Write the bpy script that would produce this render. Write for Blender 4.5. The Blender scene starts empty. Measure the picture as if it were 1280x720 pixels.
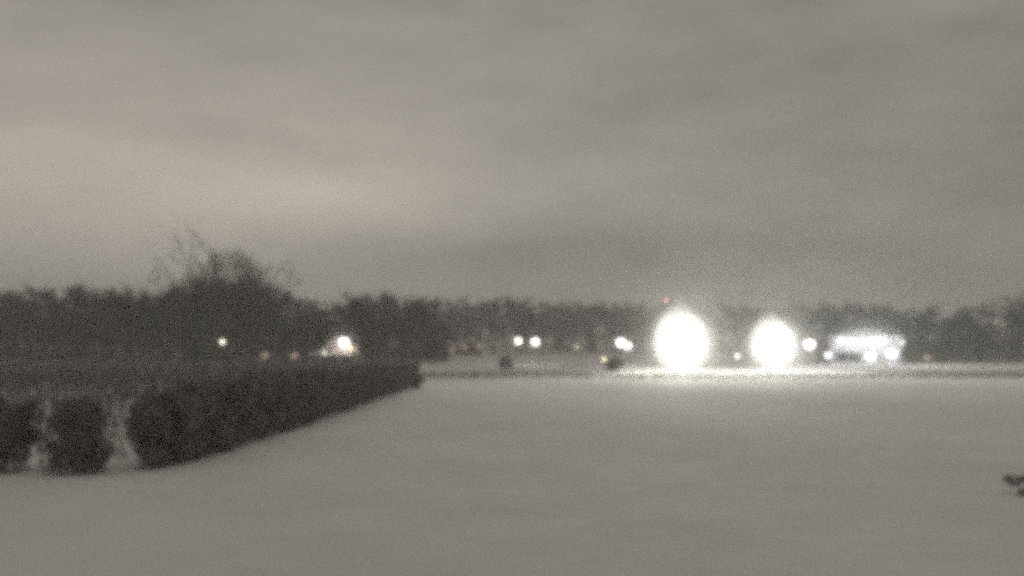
import bpy, math, random
import numpy as np
from mathutils import Vector, Matrix

R = math.radians
rnd = random.Random(7)
npr = np.random.default_rng(7)
scene = bpy.context.scene
COL = scene.collection

# ------------------------------------------------------------------ camera
CAM_Z = 5.0
F = 1108.5                  # focal length in photograph pixels (1280 wide)
HZ = 428.0                  # row of the horizon in the photograph
cam_data = bpy.data.cameras.new('camera')
cam_data.sensor_width = 36.0
cam_data.lens = 36.0 * F / 1280.0
cam_data.clip_start = 0.1
cam_data.clip_end = 6000
cam = bpy.data.objects.new('camera', cam_data)
COL.objects.link(cam)
cam.location = (0, 0, CAM_Z)
TILT = math.atan((HZ - 360.0) / F)
cam.rotation_euler = (R(90) + TILT, 0, 0)
scene.camera = cam
cam_data.dof.use_dof = True          # the camera focuses near, the far lights melt
cam_data.dof.focus_distance = 10.0
cam_data.dof.aperture_fstop = 0.75

# ------------------------------------------------------------------ render look
scene.view_settings.view_transform = 'Standard'
scene.view_settings.look = 'None'
scene.view_settings.exposure = 0.14
scene.view_settings.gamma = 1.0
scene.render.engine = 'CYCLES'
cy = scene.cycles
cy.use_denoising = False            # a small night sensor: grainy
cy.use_adaptive_sampling = True
cy.adaptive_threshold = 0.05
cy.adaptive_min_samples = 3
cy.max_bounces = 6
cy.diffuse_bounces = 2
cy.glossy_bounces = 1
cy.transmission_bounces = 2
cy.volume_bounces = 1
cy.sample_clamp_indirect = 0.3
cy.sample_clamp_direct = 4.0
cy.pixel_filter_type = 'BLACKMAN_HARRIS'
cy.filter_width = 7.0               # soft webcam lens

# ------------------------------------------------------------------ world: night overcast lit by town glow
W = bpy.data.worlds.new('World')
scene.world = W
W.use_nodes = True
nt = W.node_tree
nt.nodes.clear()
N, L = nt.nodes, nt.links
def node(t, **kw):
    n = N.new(t)
    for k, v in kw.items():
        setattr(n, k, v)
    return n
def vmath(op, a, b):
    n = node('ShaderNodeMath', operation=op)
    for i, v in enumerate((a, b)):
        if isinstance(v, (int, float)):
            n.inputs[i].default_value = v
        else:
            L.new(v, n.inputs[i])
    return n.outputs[0]
geo = node('ShaderNodeTexCoord')
sep = node('ShaderNodeSeparateXYZ')
L.new(geo.outputs['Generated'], sep.inputs[0])
dx, dy, dz = sep.outputs
el = vmath('ARCSINE', dz, 0)
az = vmath('ARCTAN2', dx, dy)
def streaks(sx, sz, scale, detail, seed):
    c = node('ShaderNodeCombineXYZ')
    L.new(vmath('MULTIPLY', az, sx), c.inputs[0])
    L.new(vmath('MULTIPLY', el, sz), c.inputs[1])
    c.inputs[2].default_value = seed
    t = node('ShaderNodeTexNoise')
    t.inputs['Scale'].default_value = scale
    t.inputs['Detail'].default_value = detail
    t.inputs['Roughness'].default_value = 0.55
    L.new(c.outputs[0], t.inputs['Vector'])
    return t.outputs['Fac']
def lobe(a0, e0, sa, se):
    a = vmath('DIVIDE', vmath('SUBTRACT', az, a0), sa)
    e = vmath('DIVIDE', vmath('SUBTRACT', el, e0), se)
    s = vmath('ADD', vmath('MULTIPLY', a, a), vmath('MULTIPLY', e, e))
    return vmath('EXPONENT', vmath('MULTIPLY', s, -1.0), 0)
n1 = streaks(1.0, 5.0, 2.2, 3.0, 3.7)      # long cloud bands
n2 = streaks(2.5, 6.0, 4.0, 4.0, 9.1)      # wisps
lum = vmath('ADD', 0.225, vmath('MULTIPLY', vmath('SUBTRACT', n1, 0.5), 0.16))
lum = vmath('ADD', lum, vmath('MULTIPLY', vmath('SUBTRACT', n2, 0.5), 0.09))
lum = vmath('ADD', lum, vmath('MULTIPLY', lobe(-0.36, 0.17, 0.42, 0.13), 0.17))  # town glow on the cloud
lum = vmath('ADD', lum, vmath('MULTIPLY', lobe(-0.20, 0.155, 0.19, 0.035), 0.08))
lum = vmath('SUBTRACT', lum, vmath('MULTIPLY', lobe(0.02, 0.105, 0.26, 0.04), 0.06))   # darker bank low over the wood
lum = vmath('SUBTRACT', lum, vmath('MULTIPLY', lobe(0.55, 0.13, 0.30, 0.10), 0.05))
lum = vmath('MAXIMUM', lum, 0.03)
tint = node('ShaderNodeVectorMath', operation='SCALE')
tint.inputs[0].default_value = (1.046, 0.967, 0.855)
L.new(lum, tint.inputs['Scale'])
sky = node('ShaderNodeTexSky', sky_type='NISHITA', sun_disc=False)
sky.sun_elevation = R(-6)
sky.sun_rotation = R(200)
skys = node('ShaderNodeVectorMath', operation='SCALE')
L.new(sky.outputs[0], skys.inputs[0])
skys.inputs['Scale'].default_value = 0.05
add = node('ShaderNodeVectorMath', operation='ADD')
L.new(tint.outputs[0], add.inputs[0])
L.new(skys.outputs[0], add.inputs[1])
bg = node('ShaderNodeBackground')
L.new(add.outputs[0], bg.inputs['Color'])
bg.inputs['Strength'].default_value = 1.0
wo = node('ShaderNodeOutputWorld')
L.new(bg.outputs[0], wo.inputs['Surface'])

# ------------------------------------------------------------------ helpers
def at(px, py, Y):
    """world point seen at photograph pixel (px, py) at distance Y along the view axis (horizontal)"""
    x = (px - 640.0) / F
    v = (360.0 - py) / F
    c, s = math.cos(TILT), math.sin(TILT)
    d = Vector((x, c - v * s, s + v * c))
    k = Y / d.y
    return Vector((d.x * k, Y, CAM_Z + d.z * k))

def ground_z(x, y):
    return (0.10 * math.sin(x * 0.06 + 1.3) * math.sin(y * 0.045 + 0.4)
            + 0.05 * math.sin(x * 0.17 + y * 0.11))

def tag(o, label=None, cat=None, group=None, kind=None):
    if label: o['label'] = label
    if cat: o['category'] = cat
    if group: o['group'] = group
    if kind: o['kind'] = kind
    return o

def empty(name, loc, rz=0.0, label=None, cat=None, group=None):
    o = bpy.data.objects.new(name, None)
    COL.objects.link(o)
    o.location = loc
    o.rotation_euler = (0, 0, rz)
    o.empty_display_size = 0.3
    return tag(o, label, cat, group)

class MB:
    def __init__(self):
        self.v, self.f = [], []
    def face(self, pts):
        b = len(self.v)
        self.v += [tuple(p) for p in pts]
        self.f.append(tuple(range(b, b + len(pts))))
    def box(self, cx, cy_, cz, sx, sy, sz, m=None):
        b = len(self.v)
        for z in (-.5, .5):
            for x, y in ((-.5, -.5), (.5, -.5), (.5, .5), (-.5, .5)):
                p = Vector((cx + x * sx, cy_ + y * sy, cz + z * sz))
                if m is not None: p = m @ p
                self.v.append(tuple(p))
        for q in ((3, 2, 1, 0), (4, 5, 6, 7), (0, 1, 5, 4), (1, 2, 6, 5), (2, 3, 7, 6), (3, 0, 4, 7)):
            self.f.append(tuple(b + i for i in q))
        return self
    def tube(self, pts, radii, n=6):
        pts = [Vector(p) for p in pts]
        b0 = len(self.v)
        for i, p in enumerate(pts):
            if i == 0: d = pts[1] - pts[0]
            elif i == len(pts) - 1: d = pts[-1] - pts[-2]
            else: d = pts[i + 1] - pts[i - 1]
            d.normalize()
            u = d.cross(Vector((0.31, 0.95, 0.05)))
            if u.length < 1e-3: u = d.cross(Vector((1, 0, 0)))
            u.normalize()
            w = d.cross(u)
            for k in range(n):
                a = 2 * math.pi * k / n
                self.v.append(tuple(p + (u * math.cos(a) + w * math.sin(a)) * radii[i]))
        for i in range(len(pts) - 1):
            for k in range(n):
                a, c = b0 + i * n + k, b0 + i * n + (k + 1) % n
                self.f.append((a, c, c + n, a + n))
        self.f.append(tuple(b0 + k for k in reversed(range(n))))
        self.f.append(tuple(b0 + (len(pts) - 1) * n + k for k in range(n)))
        return self
    def lathe(self, prof, n=14, c=(0, 0, 0)):
        b = len(self.v)
        for r, z in prof:
            for k in range(n):
                a = 2 * math.pi * k / n
                self.v.append((c[0] + r * math.cos(a), c[1] + r * math.sin(a), c[2] + z))
        for i in range(len(prof) - 1):
            for k in range(n):
                a, d = b + i * n + k, b + i * n + (k + 1) % n
                self.f.append((a, d, d + n, a + n))
        self.f.append(tuple(b + k for k in reversed(range(n))))
        self.f.append(tuple(b + (len(prof) - 1) * n + k for k in range(n)))
        return self
    def mesh(self, name, mat, smooth=False):
        me = bpy.data.meshes.new(name)
        me.from_pydata(self.v, [], self.f)
        me.update()
        if mat: me.materials.append(mat)
        if smooth:
            me.polygons.foreach_set('use_smooth', [True] * len(me.polygons))
        return me
    def build(self, name, mat, parent=None, smooth=False):
        return obj(name, self.mesh(name, mat, smooth), parent)

def obj(name, me, parent=None):
    o = bpy.data.objects.new(name, me)
    COL.objects.link(o)
    if parent: o.parent = parent
    return o

def copy_tree(o, parent=None):
    c = o.copy()
    COL.objects.link(c)
    c.parent = parent
    for ch in list(o.children):
        copy_tree(ch, c)
    return c

def blades_mesh(name, P, D, Wd, mat):
    """one mesh of loose triangles: base points P, tip vectors D, width vectors Wd (numpy n x 3)"""
    n = len(P)
    v = np.empty((n * 3, 3), np.float32)
    v[0::3] = P - Wd * 0.5
    v[1::3] = P + Wd * 0.5
    v[2::3] = P + D
    me = bpy.data.meshes.new(name)
    me.vertices.add(n * 3)
    me.vertices.foreach_set('co', v.ravel())
    me.loops.add(n * 3)
    me.loops.foreach_set('vertex_index', np.arange(n * 3, dtype=np.int32))
    me.polygons.add(n)
    me.polygons.foreach_set('loop_start', np.arange(0, n * 3, 3, dtype=np.int32))
    me.polygons.foreach_set('loop_total', np.full(n, 3, np.int32))
    me.update(calc_edges=True)
    me.materials.append(mat)
    return me

def unit(n, g=npr):
    v = g.normal(size=(n, 3))
    return v / np.linalg.norm(v, axis=1, keepdims=True)

# ------------------------------------------------------------------ materials
def material(name, base, rough=0.8, var=0.25, scale=3.0, bump=0.0, bscale=20.0, base2=None, spec=0.3, metal=0.0):
    m = bpy.data.materials.new(name)
    m.use_nodes = True
    t = m.node_tree
    p = t.nodes['Principled BSDF']
    p.inputs['Roughness'].default_value = rough
    p.inputs['Specular IOR Level'].default_value = spec
    p.inputs['Metallic'].default_value = metal
    tc = t.nodes.new('ShaderNodeTexCoord')
    nz = t.nodes.new('ShaderNodeTexNoise')
    nz.inputs['Scale'].default_value = scale
    nz.inputs['Detail'].default_value = 5
    t.links.new(tc.outputs['Object'], nz.inputs['Vector'])
    mx = t.nodes.new('ShaderNodeMix')
    mx.data_type = 'RGBA'
    b2 = base2 or tuple(c * (1 - var) for c in base)
    mx.inputs[6].default_value = (*base, 1)
    mx.inputs[7].default_value = (*b2, 1)
    t.links.new(nz.outputs['Fac'], mx.inputs[0])
    t.links.new(mx.outputs[2], p.inputs['Base Color'])
    if bump:
        nb = t.nodes.new('ShaderNodeTexNoise')
        nb.inputs['Scale'].default_value = bscale
        nb.inputs['Detail'].default_value = 6
        t.links.new(tc.outputs['Object'], nb.inputs['Vector'])
        bp = t.nodes.new('ShaderNodeBump')
        bp.inputs['Strength'].default_value = bump
        bp.inputs['Distance'].default_value = 0.1
        t.links.new(nb.outputs['Fac'], bp.inputs['Height'])
        t.links.new(bp.outputs[0], p.inputs['Normal'])
    return m

def emitter(name, color, strength, sampled_by_lamp=True):
    m = bpy.data.materials.new(name)
    m.use_nodes = True
    p = m.node_tree.nodes['Principled BSDF']
    p.inputs['Base Color'].default_value = (0.8, 0.8, 0.8, 1)
    p.inputs['Emission Color'].default_value = (*color, 1)
    p.inputs['Emission Strength'].default_value = strength
    m.cycles.emission_sampling = 'NONE' if sampled_by_lamp else 'AUTO'
    return m

def lamp(parent, loc, color, watts, spot=None, pitch=0.0, size=.25):
    """the light a lamp throws; spot = full cone angle in degrees, thrown towards -Y and pitched down"""
    l = bpy.data.lights.new('lamp_glow', 'SPOT' if spot else 'POINT')
    l.energy = watts
    l.color = color
    l.shadow_soft_size = size
    if spot:
        l.spot_size = R(spot)
        l.spot_blend = .6
    o = bpy.data.objects.new('lamp_glow', l)
    COL.objects.link(o)
    o.parent = parent
    o.location = loc
    o.rotation_euler = (R(90 - pitch), 0, R(180)) if spot else (0, 0, 0)
    return o

def air(name, density, color=(0.95, 0.95, 0.95), g=0.0):
    m = bpy.data.materials.new(name)
    m.use_nodes = True
    t = m.node_tree
    t.nodes.clear()
    v = t.nodes.new('ShaderNodeVolumePrincipled')
    v.inputs['Color'].default_value = (*color, 1)
    v.inputs['Density'].default_value = density
    v.inputs['Anisotropy'].default_value = g
    o = t.nodes.new('ShaderNodeOutputMaterial')
    t.links.new(v.outputs[0], o.inputs['Volume'])
    return m

M = dict(
    bark=material('bark', (0.085, 0.068, 0.058), 0.9, 0.5, 2.0, 0.5, 12),
    twig=material('twig', (0.056, 0.043, 0.044), 0.9, 0.5, 0.6),
    conifer=material('conifer_needles', (0.045, 0.058, 0.040), 0.9, 0.5, 0.7),
    hedge=material('hedge_leaves', (0.30, 0.255, 0.26), 0.85, 0.45, 1.3),
    weeds=material('dry_weeds', (0.19, 0.155, 0.11), 0.9, 0.5, 0.9),
    brush=material('brown_brush', (0.12, 0.095, 0.08), 0.9, 0.5, 0.9),
    shingle=material('dark_shingles', (0.07, 0.065, 0.065), 0.9, 0.4, 2, 0.3, 8),
    pole=material('galvanised_steel', (0.22, 0.22, 0.22), 0.5, 0.3, 4, metal=0.4),
    housing=material('lamp_housing', (0.08, 0.08, 0.085), 0.5, 0.3, 6),
    siding_pale=material('pale_siding', (0.48, 0.43, 0.40), 0.8, 0.15, 1.2, 0.15, 9),
    siding_tan=material('tan_siding', (0.30, 0.24, 0.19), 0.8, 0.2, 1.2, 0.15, 9),
    siding_grey=material('grey_siding', (0.25, 0.25, 0.26), 0.8, 0.2, 1.2, 0.15, 9),
    brick=material('brick_wall', (0.25, 0.14, 0.11), 0.9, 0.35, 5, 0.2, 14),
    trim=material('white_trim', (0.62, 0.60, 0.57), 0.6, 0.1, 4),
    door=material('door_paint', (0.10, 0.085, 0.075), 0.5, 0.2, 3),
    glass=material('dark_glass', (0.03, 0.033, 0.04), 0.12, 0.2, 1, spec=0.6),
    snow_roof=material('roof_snow', (0.80, 0.80, 0.82), 0.75, 0.06, 1.0, 0.3, 3),
    asphalt=material('asphalt', (0.06, 0.06, 0.062), 0.85, 0.3, 3, 0.3, 30),
)

def snow_material():
    m = bpy.data.materials.new('field_snow')
    m.use_nodes = True
    t = m.node_tree
    p = t.nodes['Principled BSDF']
    p.inputs['Roughness'].default_value = 0.92      # wind crust: a faint sheen at low angles
    p.inputs['Specular IOR Level'].default_value = 0.4
    tc = t.nodes.new('ShaderNodeTexCoord')
    def nz(scale, detail, rough=0.5):
        n = t.nodes.new('ShaderNodeTexNoise')
        n.inputs['Scale'].default_value = scale
        n.inputs['Detail'].default_value = detail
        n.inputs['Roughness'].default_value = rough
        t.links.new(tc.outputs['Object'], n.inputs['Vector'])
        return n.outputs['Fac']
    mx = t.nodes.new('ShaderNodeMix')
    mx.data_type = 'RGBA'
    mx.inputs[6].default_value = (0.74, 0.735, 0.73, 1)
    mx.inputs[7].default_value = (0.83, 0.83, 0.83, 1)
    rp = t.nodes.new('ShaderNodeMapRange')
    rp.inputs[1].default_value = 0.3
    rp.inputs[2].default_value = 0.6
    t.links.new(nz(0.16, 7, 0.62), rp.inputs[0])
    t.links.new(rp.outputs[0], mx.inputs[0])
    t.links.new(mx.outputs[2], p.inputs['Base Color'])
    prev = None
    for sc, st, ds in ((0.35, 0.4, 0.2), (2.5, 0.2, 0.04), (28.0, 0.3, 0.006)):
        b = t.nodes.new('ShaderNodeBump')
        b.inputs['Strength'].default_value = st
        b.inputs['Distance'].default_value = ds
        t.links.new(nz(sc, 5, 0.6), b.inputs['Height'])
        if prev: t.links.new(prev, b.inputs['Normal'])
        prev = b.outputs[0]
    t.links.new(prev, p.inputs['Normal'])
    return m
M['snow'] = snow_material()

# ------------------------------------------------------------------ ground: one snow sheet to the horizon
def axis(lo, hi, near_lo, near_hi, fine, coarse):
    a = list(np.arange(lo, near_lo, coarse)) + list(np.arange(near_lo, near_hi, fine)) + list(np.arange(near_hi, hi + coarse, coarse))
    return np.array(a)
xs = axis(-1500, 1500, -140, 140, 2.0, 80)
ys = axis(-300, 2000, 4, 260, 2.0, 80)
gx, gy = np.meshgrid(xs, ys)
gz = (0.10 * np.sin(gx * 0.06 + 1.3) * np.sin(gy * 0.045 + 0.4) + 0.05 * np.sin(gx * 0.17 + gy * 0.11))
nx, ny = len(xs), len(ys)
verts = np.stack([gx.ravel(), gy.ravel(), gz.ravel()], 1)
faces = [(j * nx + i, j * nx + i + 1, (j + 1) * nx + i + 1, (j + 1) * nx + i) for j in range(ny - 1) for i in range(nx - 1)]
me = bpy.data.meshes.new('snow_field')
me.from_pydata(verts.tolist(), [], faces)
me.polygons.foreach_set('use_smooth', [True] * len(me.polygons))
me.materials.append(M['snow'])
field = tag(obj('snow_field', me), 'wide snow covered field under a cloudy night sky', 'field', kind='structure')

# ------------------------------------------------------------------ haze over everything
hz = MB().box(0, 850, 19.0, 3400, 2700, 42.0).build('haze', air('night_haze', 0.0011))
tag(hz, 'thin night haze hanging over the field', 'haze', kind='stuff')

# ------------------------------------------------------------------ hedge and shrubs
def leaf_cloud(P, size, mat, name, up=0.0):
    n = len(P)
    d = unit(n)
    d[:, 2] += up
    w = np.cross(d, unit(n))
    w /= np.linalg.norm(w, axis=1, keepdims=True) + 1e-6
    s = size * npr.uniform(0.6, 1.4, (n, 1))
    return blades_mesh(name, P, d * s, w * s * 0.7, mat)

def stems(mb, base, n, h, spread, r):
    for _ in range(n):
        a = rnd.uniform(0, 6.28)
        s = spread * rnd.uniform(0.2, 1)
        b = Vector(base) + Vector((rnd.uniform(-.15, .15), rnd.uniform(-.15, .15), -0.05))
        t = b + Vector((math.cos(a) * s, math.sin(a) * s, h * rnd.uniform(.7, 1)))
        mid = (b + t) / 2 + Vector((0, 0, h * .1))
        mb.tube([b, mid, t], [r, r * .7, r * .25], 5)

def shrub(px, py_base, Y, wid, h, n, label, group=None, size=0.14, mat='hedge', name='shrub'):
    g = at(px, py_base, Y)
    z = ground_z(g.x, Y)
    root = empty(name, (g.x, Y, z), 0, label, 'shrub', group)
    # leaf clumps on a lumpy upright body
    k = max(8, n // 60)
    u = npr.uniform(-1, 1, (k, 3))
    tp = 1 - .22 * np.clip(u[:, 2], 0, 1) ** 2
    c = np.stack([u[:, 0] * wid * .40 * tp, u[:, 1] * wid * .40 * tp, h * .48 + u[:, 2] * h * .40], 1)
    ci = npr.integers(0, k, n)
    P = c[ci] + unit(n) * npr.uniform(0, 1, (n, 1)) ** .5 * np.array([[wid * .16, wid * .16, h * .13]])
    P[:, 2] = np.clip(P[:, 2], 0.03, None)
    obj('foliage', leaf_cloud(P, size, M[mat], 'foliage'), root)
    sm = MB()
    stems(sm, (0, 0, 0), 9, h * .85, wid * .35, 0.03)
    sm.build('stem', M['bark'], root)['kind'] = 'stuff'
    return root

def long_hedge():
    A, B = Vector((-13.9, 35.2, 0)), Vector((-11.6, 98.0, 0))
    root = empty('hedge', (A.x, A.y, ground_z(A.x, A.y)), 0,
                 'long dark hedge running away from the camera along the snow field', 'hedge')
    ln = (B - A).length
    d = (B - A) / ln
    nrm = Vector((d.y, -d.x, 0))
    Ps = []
    sm = MB()
    s = 0.0
    while s < ln:
        hw = rnd.uniform(1.0, 1.3)
        hh = rnd.uniform(2.8, 3.35) * (0.97 + 0.06 * math.sin(s * .31)) - .5 * max(0, (s - 20) / 43)
        k = 14
        for _ in range(k):
            cx = d * (s + rnd.uniform(-.5, .5)) + nrm * rnd.uniform(-hw, hw) * .8
            cz = rnd.uniform(0.25, hh - .35)
            if cz > hh * .75: cx = d * (s + rnd.uniform(-.5, .5)) + nrm * rnd.uniform(-hw, hw) * .75
            m = int(150 if s < 25 else 95)
            P = unit(m) * npr.uniform(0, 1, (m, 1)) ** .45 * np.array([[.5, .55, .48]])
            P += np.array([[cx.x, cx.y, cz]])
            Ps.append(P)
        if rnd.random() < .7:
            c = d * s
            stems(sm, (c.x, c.y, 0), 3, hh * .9, .5, .035)
        s += 0.62
    P = np.concatenate(Ps)
    P[:, 2] = np.clip(P[:, 2], 0.02, None)
    f = obj('foliage', leaf_cloud(P, 0.17, M['hedge'], 'foliage', 0.15), root)
    f['kind'] = 'stuff'
    sm.build('stem', M['bark'], root)['kind'] = 'stuff'
    return root
long_hedge()
shrub(98, 594, 34.0, 2.1, 3.0, 7000, 'upright dark bush standing alone with a snowy gap on either side')
shrub(2, 590, 34.6, 2.3, 3.05, 7000, 'dark bush cut off by the left edge of the view')
shrub(1280, 620, 29.2, 1.1, 0.75, 800, 'small dark low bush alone in the snow at the right edge', size=0.075)
shrub(632, 461, 166, 2.7, 2.3, 1100, 'rounded dark bush in front of the two street lamps', size=0.4)
shrub(768, 464, 154, 3.0, 2.3, 1500, 'dark bush at the foot of the slanting bright lamp', size=0.4)
shrub(516, 487, 98, 2.2, 2.9, 1500, 'dark bush closing the far end of the long hedge', size=0.25)

# ------------------------------------------------------------------ weeds and verge
def weed_strip(name, n, fx, label, hmin, hmax, wid, mat='weeds'):
    P = np.array([fx() for _ in range(n)])
    D = npr.normal(0, 0.25, (n, 3))
    h = npr.uniform(hmin, hmax, n)
    D[:, :2] *= h[:, None]
    D[:, 2] = h
    a = npr.uniform(0, 6.28, n)
    Wd = np.stack([np.cos(a), np.sin(a) * .5, np.zeros(n)], 1) * wid
    o = obj(name, blades_mesh(name, P, D, Wd, M[mat]))
    return tag(o, label, 'weeds', kind='stuff')
def verge_point():
    px = rnd.uniform(505, 1500)
    Y = min(rnd.gauss(133, 6), 146 + rnd.uniform(0, 2))
    x = (px - 640) / F * Y
    return (x, Y, ground_z(x, Y) - .02)
weed_strip('verge_weeds', 11000, verge_point, 'dry weeds sticking out of the snow along the far edge of the field', .25, .8, .05)
def rough_point():
    while True:
        Y = rnd.uniform(46, 196)
        x = rnd.uniform(-.72, -.115) * Y
        if x < -15.5 and (rnd.random() < (Y - 34) / 85):
            return (x, Y, ground_z(x, Y) - .02)
weed_strip('rough_weeds', 42000, rough_point, 'dry weeds on the rough snowy ground behind the hedge', .3, 1.2, .095, 'brush')

# ------------------------------------------------------------------ trees
def bare_tree(h, spread, seed, ntw, base_frac=.28, tw=.11, round_crown=0):
    g = random.Random(seed)
    mb = MB()
    tips = []
    def branch(p, d, ln, r, depth):
        pts, rad = [p], [r]
        q = p.copy()
        k = 4
        for i in range(k):
            d = (d + Vector((g.uniform(-.17, .17), g.uniform(-.17, .17), g.uniform(-.04, .12)))).normalized()
            q = q + d * ln / k
            pts.append(q.copy())
            rad.append(r * (1 - .55 * (i + 1) / k))
        mb.tube(pts, rad, 6 if depth == 0 else 4)
        tips.append((pts, depth))
        if depth < 3:
            nb = (8, 4, 3)[depth]
            for j in range(nb):
                f = g.uniform(base_frac if depth == 0 else .3, 1)
                i = min(int(f * k), k - 1)
                s = pts[i].lerp(pts[i + 1], f * k - i)
                a = g.uniform(0, 6.28)
                out = Vector((math.cos(a), math.sin(a), 0))
                nd = (d * g.uniform(.5, .9) + out * g.uniform(.5, 1.0) * spread).normalized()
                branch(s, nd, ln * g.uniform(.42, .62), rad[i] * .55, depth + 1)
    branch(Vector((0, 0, -.2)), Vector((0, 0, 1)), h * .72, h * .017, 0)
    trunk = mb.mesh('trunk', M['bark'])
    segs = [(p[i], p[i + 1]) for p, dep in tips if dep >= 1 for i in range(len(p) - 1)]
    wts = np.array([(b - a).length for a, b in segs])
    gg = np.random.default_rng(seed)
    idx = gg.choice(len(segs), ntw, p=wts / wts.sum())
    A = np.array([tuple(s[0]) for s in segs])[idx]
    B = np.array([tuple(s[1]) for s in segs])[idx]
    P = A + (B - A) * gg.uniform(0, 1, (ntw, 1))
    if round_crown:         # fine outer twigs filling an even, rounded head
        k = round_crown
        P[:k] = unit(k, gg) * gg.uniform(.15, 1, (k, 1)) ** .4 * np.array([[.27, .27, .25]]) * h + np.array([[0, 0, .70 * h]])
    D = (B - A) / np.linalg.norm(B - A, axis=1, keepdims=True) * .6 + unit(ntw, gg) * .8
    D[:, 2] += .25
    s = gg.uniform(.5, 1.5, (ntw, 1)) * h / 18
    w = np.cross(D, unit(ntw, gg))
    w /= np.linalg.norm(w, axis=1, keepdims=True)
    crown = blades_mesh('crown', P, D * s, w * tw * s, M['twig'])
    top = max(float(np.percentile((P + D * s)[:, 2], 97)), 1)
    return trunk, crown, top

def conifer(h, seed, n=2600):
    g = np.random.default_rng(seed)
    gr = random.Random(seed)
    mb = MB()
    mb.tube([(0, 0, -.2), (0, 0, h * .5), (0, 0, h)], [h * .014, h * .009, .02], 6)
    z = h * (.08 + .92 * (1 - np.sqrt(g.uniform(0, 1, n))))
    lay = .8 + .2 * np.sin(z / h * 50)
    r = (h - z) * .24 * lay * np.sqrt(g.uniform(.05, 1, n))
    a = g.uniform(0, 6.28, n)
    P = np.stack([r * np.cos(a), r * np.sin(a), z], 1)
    D = np.stack([np.cos(a), np.sin(a), g.uniform(-.7, .2, n)], 1) * g.uniform(.4, 1, (n, 1)) * h / 14
    w = np.cross(D, np.array([[0, 0, 1.0]])) + g.normal(0, .2, (n, 3))
    crown = blades_mesh('crown', P, D, w * .35, M['conifer'])
    return mb.mesh('trunk', M['bark']), crown, h

PROTO = [bare_tree(18, 1.0, 11, 3400), bare_tree(18, .75, 23, 3400), bare_tree(18, 1.25, 37, 3400),
         bare_tree(18, .9, 51, 3400), bare_tree(18, 1.1, 77, 3400)]
SPARSE = bare_tree(18, .75, 91, 3300, .32, .07, 2000)
CON = [conifer(14, 5), conifer(14, 8)]

def plant(proto, name, x, Y, h, rz, label, group=None, cat='tree', widen=1.0):
    root = empty(name, (x, Y, ground_z(x, Y) - .05), rz, label, cat, group)
    s = h / proto[2]
    root.scale = (s * widen, s * widen, s)
    obj('trunk', proto[0], root)
    obj('crown', proto[1], root)
    return root

TOPS = [(-60, 366), (0, 367), (50, 364), (100, 357), (150, 369), (200, 364), (240, 358), (330, 358), (365, 370), (400, 381),
        (435, 380), (468, 367), (505, 369), (535, 378), (590, 379), (650, 376), (700, 377), (760, 381), (820, 384), (900, 384),
        (1000, 384), (1060, 383), (1110, 386), (1140, 386), (1170, 389), (1200, 390), (1240, 384), (1285, 372), (1360, 366)]
def top_at(px):
    return -2 + float(np.interp(px, [t[0] for t in TOPS], [t[1] for t in TOPS]))

def wood(px0, px1, rows, step, label, group, conifer_share=.1, widen=1.0):
    for r, (Y0, drop) in enumerate(rows):
        px = px0 + rnd.uniform(0, step)
        while px < px1:
            Y = Y0 + rnd.uniform(-6, 6)
            t = top_at(px) + drop + rnd.uniform(-3, 7)
            h = at(px, t, Y).z
            x = at(px, 428, Y).x
            if rnd.random() < conifer_share:
                plant(rnd.choice(CON), 'conifer', x, Y, h * rnd.uniform(.72, .95), rnd.uniform(0, 6.28),
                      label[1], group + ' conifers')
            else:
                plant(rnd.choice(PROTO), 'bare_tree', x, Y, h, rnd.uniform(0, 6.28), label[0], group, widen=widen)
            px += step * rnd.uniform(.7, 1.3)

wood(-50, 545, [(214, 14), (228, 6), (243, 0), (258, 0)], 31,
     ('bare winter tree packed into the dark wood behind the hedge', 'dark conifer packed into the wood behind the hedge'), 'trees of the left wood')
wood(530, 1140, [(372, 9), (388, 3), (404, 0), (422, 0)], 29,
     ('bare tree in the distant tree line behind the street lamps', 'dark conifer in the distant tree line behind the street lamps'), 'trees of the far tree line')
wood(1128, 1350, [(226, 12), (240, 5), (254, 0)], 27,
     ('bare tree in the dark thicket beyond the floodlit building', 'dark conifer in the thicket beyond the floodlit building'), 'trees of the right thicket')
for px, py, Y, rz, wd, lb in ((290, 307, 200, .7, 1.0, 'tallest bare tree, its open round crown rising above the dark wood'),
                              (262, 340, 204, 2.4, 1.0, 'bare tree just left of the tallest crown'),
                              (318, 340, 203, 4.1, 1.0, 'bare tree just right of the tallest crown'),
                              (238, 340, 206, 1.3, .9, 'lower bare tree at the left shoulder of the tallest clump')):
    p = at(px, py, Y)
    plant(SPARSE, 'bare_tree', p.x, Y, p.z, rz, lb, widen=wd)

def brush(name, n, px0, px1, Y0, Y1, hmax, label):
    def fx():
        Y = rnd.uniform(Y0, Y1)
        x = (rnd.uniform(px0, px1) - 640) / F * Y
        return (x, Y, rnd.uniform(0, hmax))
    P = np.array([fx() for _ in range(n)])
    D = unit(n) * npr.uniform(.6, 1.8, (n, 1))
    D[:, 2] = np.abs(D[:, 2]) + .4
    w = np.cross(D, unit(n))
    w /= np.linalg.norm(w, axis=1, keepdims=True)
    o = obj(name, blades_mesh(name, P, D, w * .16, M['twig']))
    tag(o, label, 'undergrowth', kind='stuff')
brush('undergrowth', 38000, -80, 560, 200, 262, 8.0, 'tangled brush filling the foot of the dark left wood')
brush('undergrowth', 14000, 520, 1150, 368, 425, 6.5, 'tangled brush under the far tree line')
brush('undergrowth', 9000, 1125, 1400, 222, 258, 5.0, 'tangled brush filling the foot of the right thicket')

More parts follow.
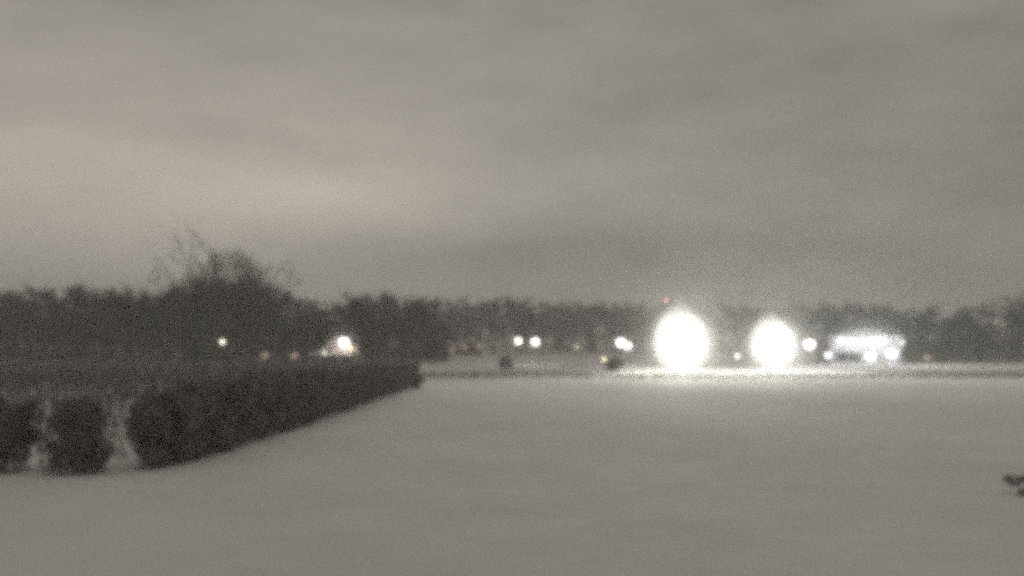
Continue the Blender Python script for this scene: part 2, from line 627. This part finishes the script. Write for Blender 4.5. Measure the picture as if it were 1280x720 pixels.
# ------------------------------------------------------------------ houses
def window(root, x, y, z, w, h, lit=None, face=-1):
    fr = MB()
    t = .09
    for sx in (-1, 1):
        fr.box(x + sx * (w / 2 + t / 2), y + face * .03, z, t, .10, h + 2 * t)
    for sz in (-1, 1):
        fr.box(x, y + face * .03, z + sz * (h / 2 + t / 2), w, .098, t)
    fr.box(x, y + face * .035, z, .05, .07, h)
    wd = fr.build('window', M['trim'], root)
    MB().box(x, y + face * .012, z, w, .02, h).build('pane', lit or M['glass'], wd)
    return wd

def house(px, Y, W_, D_, wall_h, roof_h, label, siding, gable_front=False, lit=None, nwin=3, chimney=True, rz=0.0, door_x=None, win_z=1.5, roof='snow_roof'):
    x = at(px, 428, Y).x
    root = empty('house', (x, Y, ground_z(x, Y)), rz, label, 'house')
    wb = MB()
    hw, hd = W_ / 2, D_ / 2
    c = [(-hw, -hd), (hw, -hd), (hw, hd), (-hw, hd)]
    for i in range(4):
        a, b = c[i], c[(i + 1) % 4]
        if gable_front and i in (0, 2):
            wb.face([(*a, -.2), (*b, -.2), (*b, wall_h), (0, a[1], wall_h + roof_h), (*a, wall_h)])
        elif not gable_front and i in (1, 3):
            wb.face([(*a, -.2), (*b, -.2), (*b, wall_h), (a[0], 0, wall_h + roof_h), (*a, wall_h)])
        else:
            wb.face([(*a, -.2), (*b, -.2), (*b, wall_h), (*a, wall_h)])
    wb.build('wall', M[siding], root)
    rb = MB()
    o, th = .45, .28
    if gable_front:
        sl = roof_h / hw
        for s in (-1, 1):
            p0 = (0, -hd - o, wall_h + roof_h + .02); p1 = (s * (hw + o), -hd - o, wall_h - sl * o + .02)
            p2 = (s * (hw + o), hd + o, p1[2]); p3 = (0, hd + o, p0[2])
            lo = [p0, p1, p2, p3]; hi = [(q[0], q[1], q[2] + th) for q in lo]
            rb.face(lo); rb.face(hi)
            for k in range(4): rb.face([lo[k], lo[(k + 1) % 4], hi[(k + 1) % 4], hi[k]])
    else:
        sl = roof_h / hd
        for s in (-1, 1):
            p0 = (-hw - o, 0, wall_h + roof_h + .02); p1 = (-hw - o, s * (hd + o), wall_h - sl * o + .02)
            p2 = (hw + o, s * (hd + o), p1[2]); p3 = (hw + o, 0, p0[2])
            lo = [p0, p1, p2, p3]; hi = [(q[0], q[1], q[2] + th) for q in lo]
            rb.face(lo); rb.face(hi)
            for k in range(4): rb.face([lo[k], lo[(k + 1) % 4], hi[(k + 1) % 4], hi[k]])
    rf = rb.build('roof', M[roof], root)
    if chimney:
        MB().box(hw * .45, .6, wall_h + roof_h + .2, .7, .7, 1.6).build('chimney', M['brick'], rf)
    dxx = door_x if door_x is not None else W_ * .12
    dr = MB().box(dxx, -hd - .03, 1.05, .95, .06, 2.1).build('door', M['door'], root)
    MB().box(dxx + .36, -hd - .085, 1.05, .05, .06, .14).build('handle', M['pole'], dr)
    lits = lit or {}
    for k in range(nwin):
        wx = -hw + W_ * (k + .5) / nwin
        if abs(wx - dxx) < 1.1: wx += 1.5 if wx >= dxx else -1.5
        window(root, wx, -hd, win_z, 1.2, 1.25, lits.get(k))
    return root, x

warm_pane = emitter('warm_window_light', (1.0, .72, .5), .32)
dim_pane = emitter('dim_window_light', (1.0, .62, .36), .3)
amber_pane = emitter('amber_window_light', (1.0, .66, .40), .32)
cool_pane = emitter('cool_window_light', (.95, 1.0, .98), 6.0)

# house with the bright gable lamp
h1, h1x = house(427, 205, 9.5, 8, 3.6, 2.6, 'pale house lit pink by a bright lamp on its gable', 'siding_pale', True, nwin=3, lit={}, chimney=True, door_x=-1.0, roof='shingle')
pr = MB()
pr.face([(-6.2, -6.0, 2.15), (3.6, -6.0, 2.15), (3.6, -4.02, 2.75), (-6.2, -4.02, 2.75)])
pr.face([(-6.2, -6.0, 2.35), (3.6, -6.0, 2.35), (3.6, -4.02, 2.95), (-6.2, -4.02, 2.95)])
pr.face([(-6.2, -6.0, 2.15), (3.6, -6.0, 2.15), (3.6, -6.0, 2.35), (-6.2, -6.0, 2.35)])
pr.face([(-6.2, -6.0, 2.15), (-6.2, -4.02, 2.75), (-6.2, -4.02, 2.95), (-6.2, -6.0, 2.35)])
pr.face([(3.6, -6.0, 2.15), (3.6, -4.02, 2.75), (3.6, -4.02, 2.95), (3.6, -6.0, 2.35)])
pr.build('porch_roof', M['snow_roof'], h1)
for sx in (-6.0, -2.8, .4, 3.4):
    MB().box(sx, -5.85, 1.0, .14, .14, 2.32).build('post', M['trim'], h1)
glow_at = at(428, 427, 199)
GLOW_GABLE = (glow_at.x, 199, glow_at.z)
# the darker houses
house(522, 300, 10.5, 7, 3.0, 2.0, 'dim tan house with faint orange windows beyond the end of the hedge', 'siding_tan', lit={0: dim_pane, 1: amber_pane, 2: dim_pane}, win_z=2.0)
house(558, 318, 8.5, 7, 3.2, 2.2, 'dim grey house right of the tan one with one faint window', 'siding_grey', True, lit={1: dim_pane}, nwin=2, win_z=2.2)
house(588, 330, 8.0, 7, 3.6, 2.4, 'dim brick house with two small lit windows under the trees', 'brick', True, lit={0: warm_pane, 1: dim_pane}, nwin=2, chimney=False, win_z=3.4)
house(355, 206, 10.0, 7, 2.8, 2.0, 'dark house in the left wood with two amber windows', 'siding_grey', lit={0: warm_pane, 2: warm_pane}, nwin=3, win_z=2.0, roof='shingle')
house(1166, 222, 9.5, 7, 2.3, 1.6, 'low snow roofed cottage with one faint window before the right thicket', 'siding_tan', lit={0: warm_pane}, nwin=3, chimney=False, win_z=1.4, roof='shingle')

# ------------------------------------------------------------------ lamps
def globe(root, c, r, mat, name='globe'):
    prof = [(r * math.sin(math.pi * k / 8) + 1e-4, -r * math.cos(math.pi * k / 8)) for k in range(9)]
    return MB().lathe(prof, 12, c).build(name, mat, root, True)

def lamp_post(px, py, Y, r, color, power, label, name='street_lamp', cat='street lamp', group=None, tilt=0.0):
    """post with an arm and a drop globe; power is radiant intensity in scene units"""
    p = at(px, py, Y)
    z0 = ground_z(p.x, Y)
    H = p.z - z0
    root = empty(name, (p.x, Y, z0), 0, label, cat, group)
    arm = .8 if tilt >= 0 else -.8
    MB().tube([(arm, 0, -.2), (arm, 0, H * .6), (arm, 0, H + .35)], [.09, .075, .06], 8).build('pole', M['pole'], root)
    MB().tube([(arm, 0, H + .30), (arm * .5, 0, H + .5), (0, 0, H + .48)], [.045, .04, .04], 6).build('arm', M['pole'], root)
    MB().lathe([(.06, .52), (r * .9, r + .02), (r * .95, r * .72)][::-1] if r < .45 else [(r * .95, r * .72), (r * .9, r + .04), (.06, r + .2)], 12, (0, 0, H)).build('hood', M['housing'], root)
    e = emitter('lamp_light', color, min(power / (math.pi * r * r), 70))
    globe(root, (0, 0, H), r, e)
    lamp(root, (0, -r * .3, H - r - .15), color, power * 4, size=.1)
    return root

PINK = (1.0, .90, .86); WARMW = (1.0, .90, .74); YEL = (1.0, .86, .45); COOL = (.97, 1.0, .98)
lamp_post(648, 426, 205, .62, WARMW, 75, 'left lamp of the bright pair over the snowy yard', group='pair of street lamps', tilt=-1)
lamp_post(669, 427, 196, .72, PINK, 110, 'right, rounder lamp of the bright pair over the snowy yard', group='pair of street lamps')
lamp_post(776, 428, 188, .85, PINK, 150, 'bright slanting lamp left of the biggest floodlight, above a dark bush')
lamp_post(785, 432, 187, .6, PINK, 90, 'lower lamp touching the bright slanting one')
lamp_post(721, 433, 240, .22, (1, .75, .5), 2.0, 'faint warm lamp alone between the lamp pair and the slanting lamp')
lamp_post(1012, 430, 190, 1.0, (1.0, .86, .90), 240, 'round pinkish lamp right of the smaller floodlight')
lamp_post(278, 427, 203, .42, WARMW, 12, 'small single lamp low in the dark left wood')
lamp_post(922, 445, 185, .34, WARMW, 4, 'tiny low lamp between the two big floodlights')
lamp_post(1128, 428, 215, .3, COOL, 6, 'tiny lamp at the right end of the floodlit building')

def wall_lamp(root_loc, px, py, Y, r, color, power, label, name='wall_lamp', spot=False):
    p = at(px, py, Y)
    root = empty(name, p, 0, label, 'wall lamp')
    MB().box(0, .28, .12, .22, .34, .10).box(0, .44, 0, .3, .05, .4).build('bracket', M['housing'], root)
    MB().lathe([(r * .95, r * .72), (r * .9, r + .03), (.05, r + .12)], 12).build('hood', M['housing'], root)
    globe(root, (0, 0, 0), r, emitter('lamp_light', color, min(power / (math.pi * r * r), 70)))
    if spot:
        lamp(root, (0, -r - .12, -.05), color, power * 12, 150, 8, .1)
        lamp(root, (0, -1.9, 0), color, power * 12, size=.15)
    else: lamp(root, (0, -r - .6, -.4), color, power * 1.5, size=.1)
    return root
wall_lamp(None, 430, 427, 200.5, .95, PINK, 190, 'bright white lamp high on the gable of the pale house')
wall_lamp(None, 437, 435, 200.6, .26, YEL, 16, 'yellow lamp under the gable lamp of the pale house')

def bollard(px, py, Y, color, power, label):
    p = at(px, py, Y)
    z0 = ground_z(p.x, Y)
    H = p.z - z0
    root = empty('bollard_light', (p.x, Y, z0), 0, label, 'bollard light')
    MB().tube([(0, 0, -.1), (0, 0, H - .25)], [.12, .12], 10).build('post', M['housing'], root)
    MB().lathe([(.16, -.24), (.17, .2)], 12, (0, 0, H)).build('lens', emitter('lamp_light', color, power / .15), root)
    MB().lathe([(.22, .203), (.2, .27), (.05, .33)], 12, (0, 0, H)).build('cap', M['housing'], root)
bollard(755, 449, 170, YEL, 4, 'low yellow light at the end of the pale snow bank')
bollard(405, 441, 198, WARMW, 2.5, 'small low light left of the pale house')

weed_strip('short_weeds', 2600, lambda: (lambda Y: (rnd.uniform(-.72, -.40) * Y, Y, -.05))(rnd.uniform(38, 60)),
           'short weeds poking through the snow behind the gaps beside the bushes', .15, .5, .12, 'brush')
# low ridge of ploughed snow left of the yellow light
sb = MB()
pA, pB = at(700, 452, 176), at(757, 452, 172)
nseg = 22
prof = [(-1.5, -.1), (-.9, .45), (-.2, .95), (.4, .8), (1.0, .4), (1.5, -.1)]
for i in range(nseg + 1):
    t = i / nseg
    q = Vector((pA.x, 176, 0)).lerp(Vector((pB.x, 172, 0)), t)
    k = math.sin(math.pi * min(max(t, .03), .97)) ** .4 * (1 + .25 * math.sin(i * 1.9))
    for a, b in prof:
        sb.v.append((q.x + .2 * math.sin(i * 2.3 + a), q.y + a, b * k + rnd.uniform(-.05, .05)))
for i in range(nseg):
    for k in range(len(prof) - 1):
        a = i * len(prof) + k
        sb.f.append((a, a + 1, a + 1 + len(prof), a + len(prof)))
tag(sb.build('snow_bank', M['snow_roof'], None, True), 'pale ridge of ploughed snow beside the low yellow light', 'snow bank')

# red beacon on a slim mast
p = at(833, 376, 255)
mast = empty('beacon_mast', (p.x, 255, 0), 0, 'slim mast with a small red light above the biggest floodlight', 'mast')
MB().tube([(0, 0, -.3), (0, 0, p.z * .5), (0, 0, p.z - .3)], [.16, .11, .07], 8).build('pole', M['pole'], mast)
MB().box(0, 0, p.z - .26, .5, .5, .06).build('bracket', M['housing'], mast)
globe(mast, (0, 0, p.z), .24, emitter('beacon_light', (1.0, .36, .32), 14), 'beacon')

# ------------------------------------------------------------------ floodlights
def floodlight(px, py, Y, color, power, label, heads=3):
    p = at(px, py, Y)
    z0 = ground_z(p.x, Y)
    H = p.z - z0
    root = empty('floodlight', (p.x, Y, z0), 0, label, 'floodlight', 'tall floodlights over the yard')
    MB().tube([(0, .25, -.3), (0, .25, H * .5), (0, .25, H + .6)], [.17, .14, .11], 10).build('pole', M['pole'], root)
    wd = .95
    MB().box(0, .25, H + .62, wd * heads, .14, .14).build('crossarm', M['pole'], root)
    em = emitter('flood_light', color, 80)
    for k in range(heads):
        x = (k - (heads - 1) / 2) * wd
        m = Matrix.Translation((x, 0, H)) @ Matrix.Rotation(R(-8), 4, 'X')
        hd = MB().box(0, .12, 0, .86, .2, .68, m).box(0, .2, .36, .1, .1, .4, m).build('lamp_head', M['housing'], root)
        MB().box(0, .005, 0, .80, .02, .62, m).build('lens', em, hd)
    lamp(root, (0, -.7, H), color, power * 2.1, size=.3)
    lamp(root, (0, -.8, H), color, power * 52, 110, 2, .3)
    return p

def bloom_volume(c, rx, rz, density, label, ry=None, spike=.12):
    """added scattering volume, shaped like the camera bloom round a lamp"""
    prof = []
    n = 20
    for k in range(n + 1):
        t = math.pi * k / n
        z = -math.cos(t)
        r = math.sin(t) * (1 - .10 * z) + 1e-3
        prof.append((r * rx, z * rz + (spike * rz * max(0, z) ** 8)))
    b = MB().lathe(prof, 28)
    b.v = [(v[0] * (1 + .03 * math.sin(5 * math.atan2(v[1], v[0]) + v[2]) + .035 * math.sin(v[2] * 4.1)),
            v[1] * ((ry or rx) / rx), v[2]) for v in b.v]
    o = b.build('bloom', air('lamp_bloom', density), None, True)  # volume added so the lamp's glare gets the outline of lens bloom
    o.location = c
    return tag(o, label, 'bloom', kind='stuff')

f1 = floodlight(849, 426, 163, (1.0, .98, .88), 4200, 'taller and brighter of the two big floodlights, in the widest white glare')
bloom_volume((f1.x, f1.y, at(849, 424, 163).z), 4.75, 6.4, .11, 'white bloom volume added round the brighter floodlight')
f2 = floodlight(963, 430, 166, (1.0, .99, .91), 2600, 'smaller of the two big floodlights, between the bigger glare and the pinkish lamp', 2)
bloom_volume((f2.x, f2.y, at(963, 428, 166).z), 3.8, 5.3, .13, 'white bloom volume added round the smaller floodlight')

bloom_volume(GLOW_GABLE, 4.4, 3.9, .03, 'soft pinkish bloom volume added round the gable lamp', spike=0)  # added volume that draws the halo of the gable lamp
for f, r0, d0 in ((f1, 5.2, .03), (f1, 6.0, .012), (f2, 4.3, .03), (f2, 5.0, .014), (f1, 7.5, .009), (f1, 10.0, .0045), (f1, 14.0, .0022), (f2, 6.3, .010), (f2, 8.5, .005), (f2, 12.0, .0025)):  # nested shells added to fade the floodlight bloom outwards
    bloom_volume((f.x, f.y, f.z), r0, r0 * 1.15, d0, 'faint outer bloom volume added round the ' + ('brighter' if f is f1 else 'smaller') + ' floodlight', spike=0)

# ------------------------------------------------------------------ floodlit building at the right
BY = 200
bx = at(1082, 428, BY).x
bld = empty('commercial_building', (bx, BY, ground_z(bx, BY)), 0, 'low flat roofed building blazing with a row of white floodlights', 'building')
BW, BD, BH = 16.0, 10.0, 6.2
MB().box(0, BD / 2, BH / 2 - .1, BW, BD, BH + .2).build('wall', M['siding_grey'], bld)
rf = MB().box(0, BD / 2, BH + .16, BW + .5, BD + .5, .32).build('roof', M['snow_roof'], bld)
MB().box(3.0, 4.0, BH + .8, 1.4, 1.2, 1.0).build('roof_vent', M['pole'], rf)
MB().box(-.2, -.6, 3.05, 13.0, 1.2, .16).build('awning', M['housing'], bld)
for k, (wx, ww) in enumerate(((-5.6, 2.2), (-2.6, 2.2), (.2, 1.0))):
    window(bld, wx, 0, 1.6, ww, 1.5, M['glass'])
dr = MB().box(4.0, -.03, 1.1, 1.1, .06, 2.2).build('door', M['door'], bld)
MB().box(4.42, -.085, 1.1, .05, .06, .2).build('handle', M['pole'], dr)
spots = [(1051, 425, .5, 60, 'leftmost and smallest floodlight on the blazing building'),
         (1064, 427, .7, 260, 'second floodlight from the left on the blazing building'),
         (1076, 427, .75, 320, 'middle floodlight on the blazing building'),
         (1089, 426, .75, 320, 'second floodlight from the right on the blazing building'),
         (1101, 426, .7, 260, 'rightmost of the row of floodlights on the blazing building')]
for px, py, r, pw, lb in spots:
    wall_lamp(None, px, py, BY - .5, r, COOL, pw, lb, 'wall_floodlight', True)
bloom_volume((at(1080, 427, BY - 2.2).x, BY - 2.2, at(1080, 426, BY).z), 6.6, 2.7, .22, 'white bloom volume added along the floodlights of the building', ry=2.1, spike=0)  # added volume merging the lamps into one blown-out glare
bloom_volume((at(1080, 427, BY - 2.2).x, BY - 3, at(1080, 422, BY).z), 9, 4.6, .006, 'faint outer bloom volume added over the blazing building', ry=4, spike=0)
wall_lamp(None, 1088, 445, BY - .5, .75, COOL, 90, 'low white lamp under the row of floodlights on the building', spot=True)
wall_lamp(None, 1115, 441, BY - .5, .8, COOL, 150, 'low white lamp at the right corner of the blazing building', spot=True)
lamp_post(1035, 444, 198, .5, COOL, 55, 'low white lamp in front of the left corner of the blazing building')
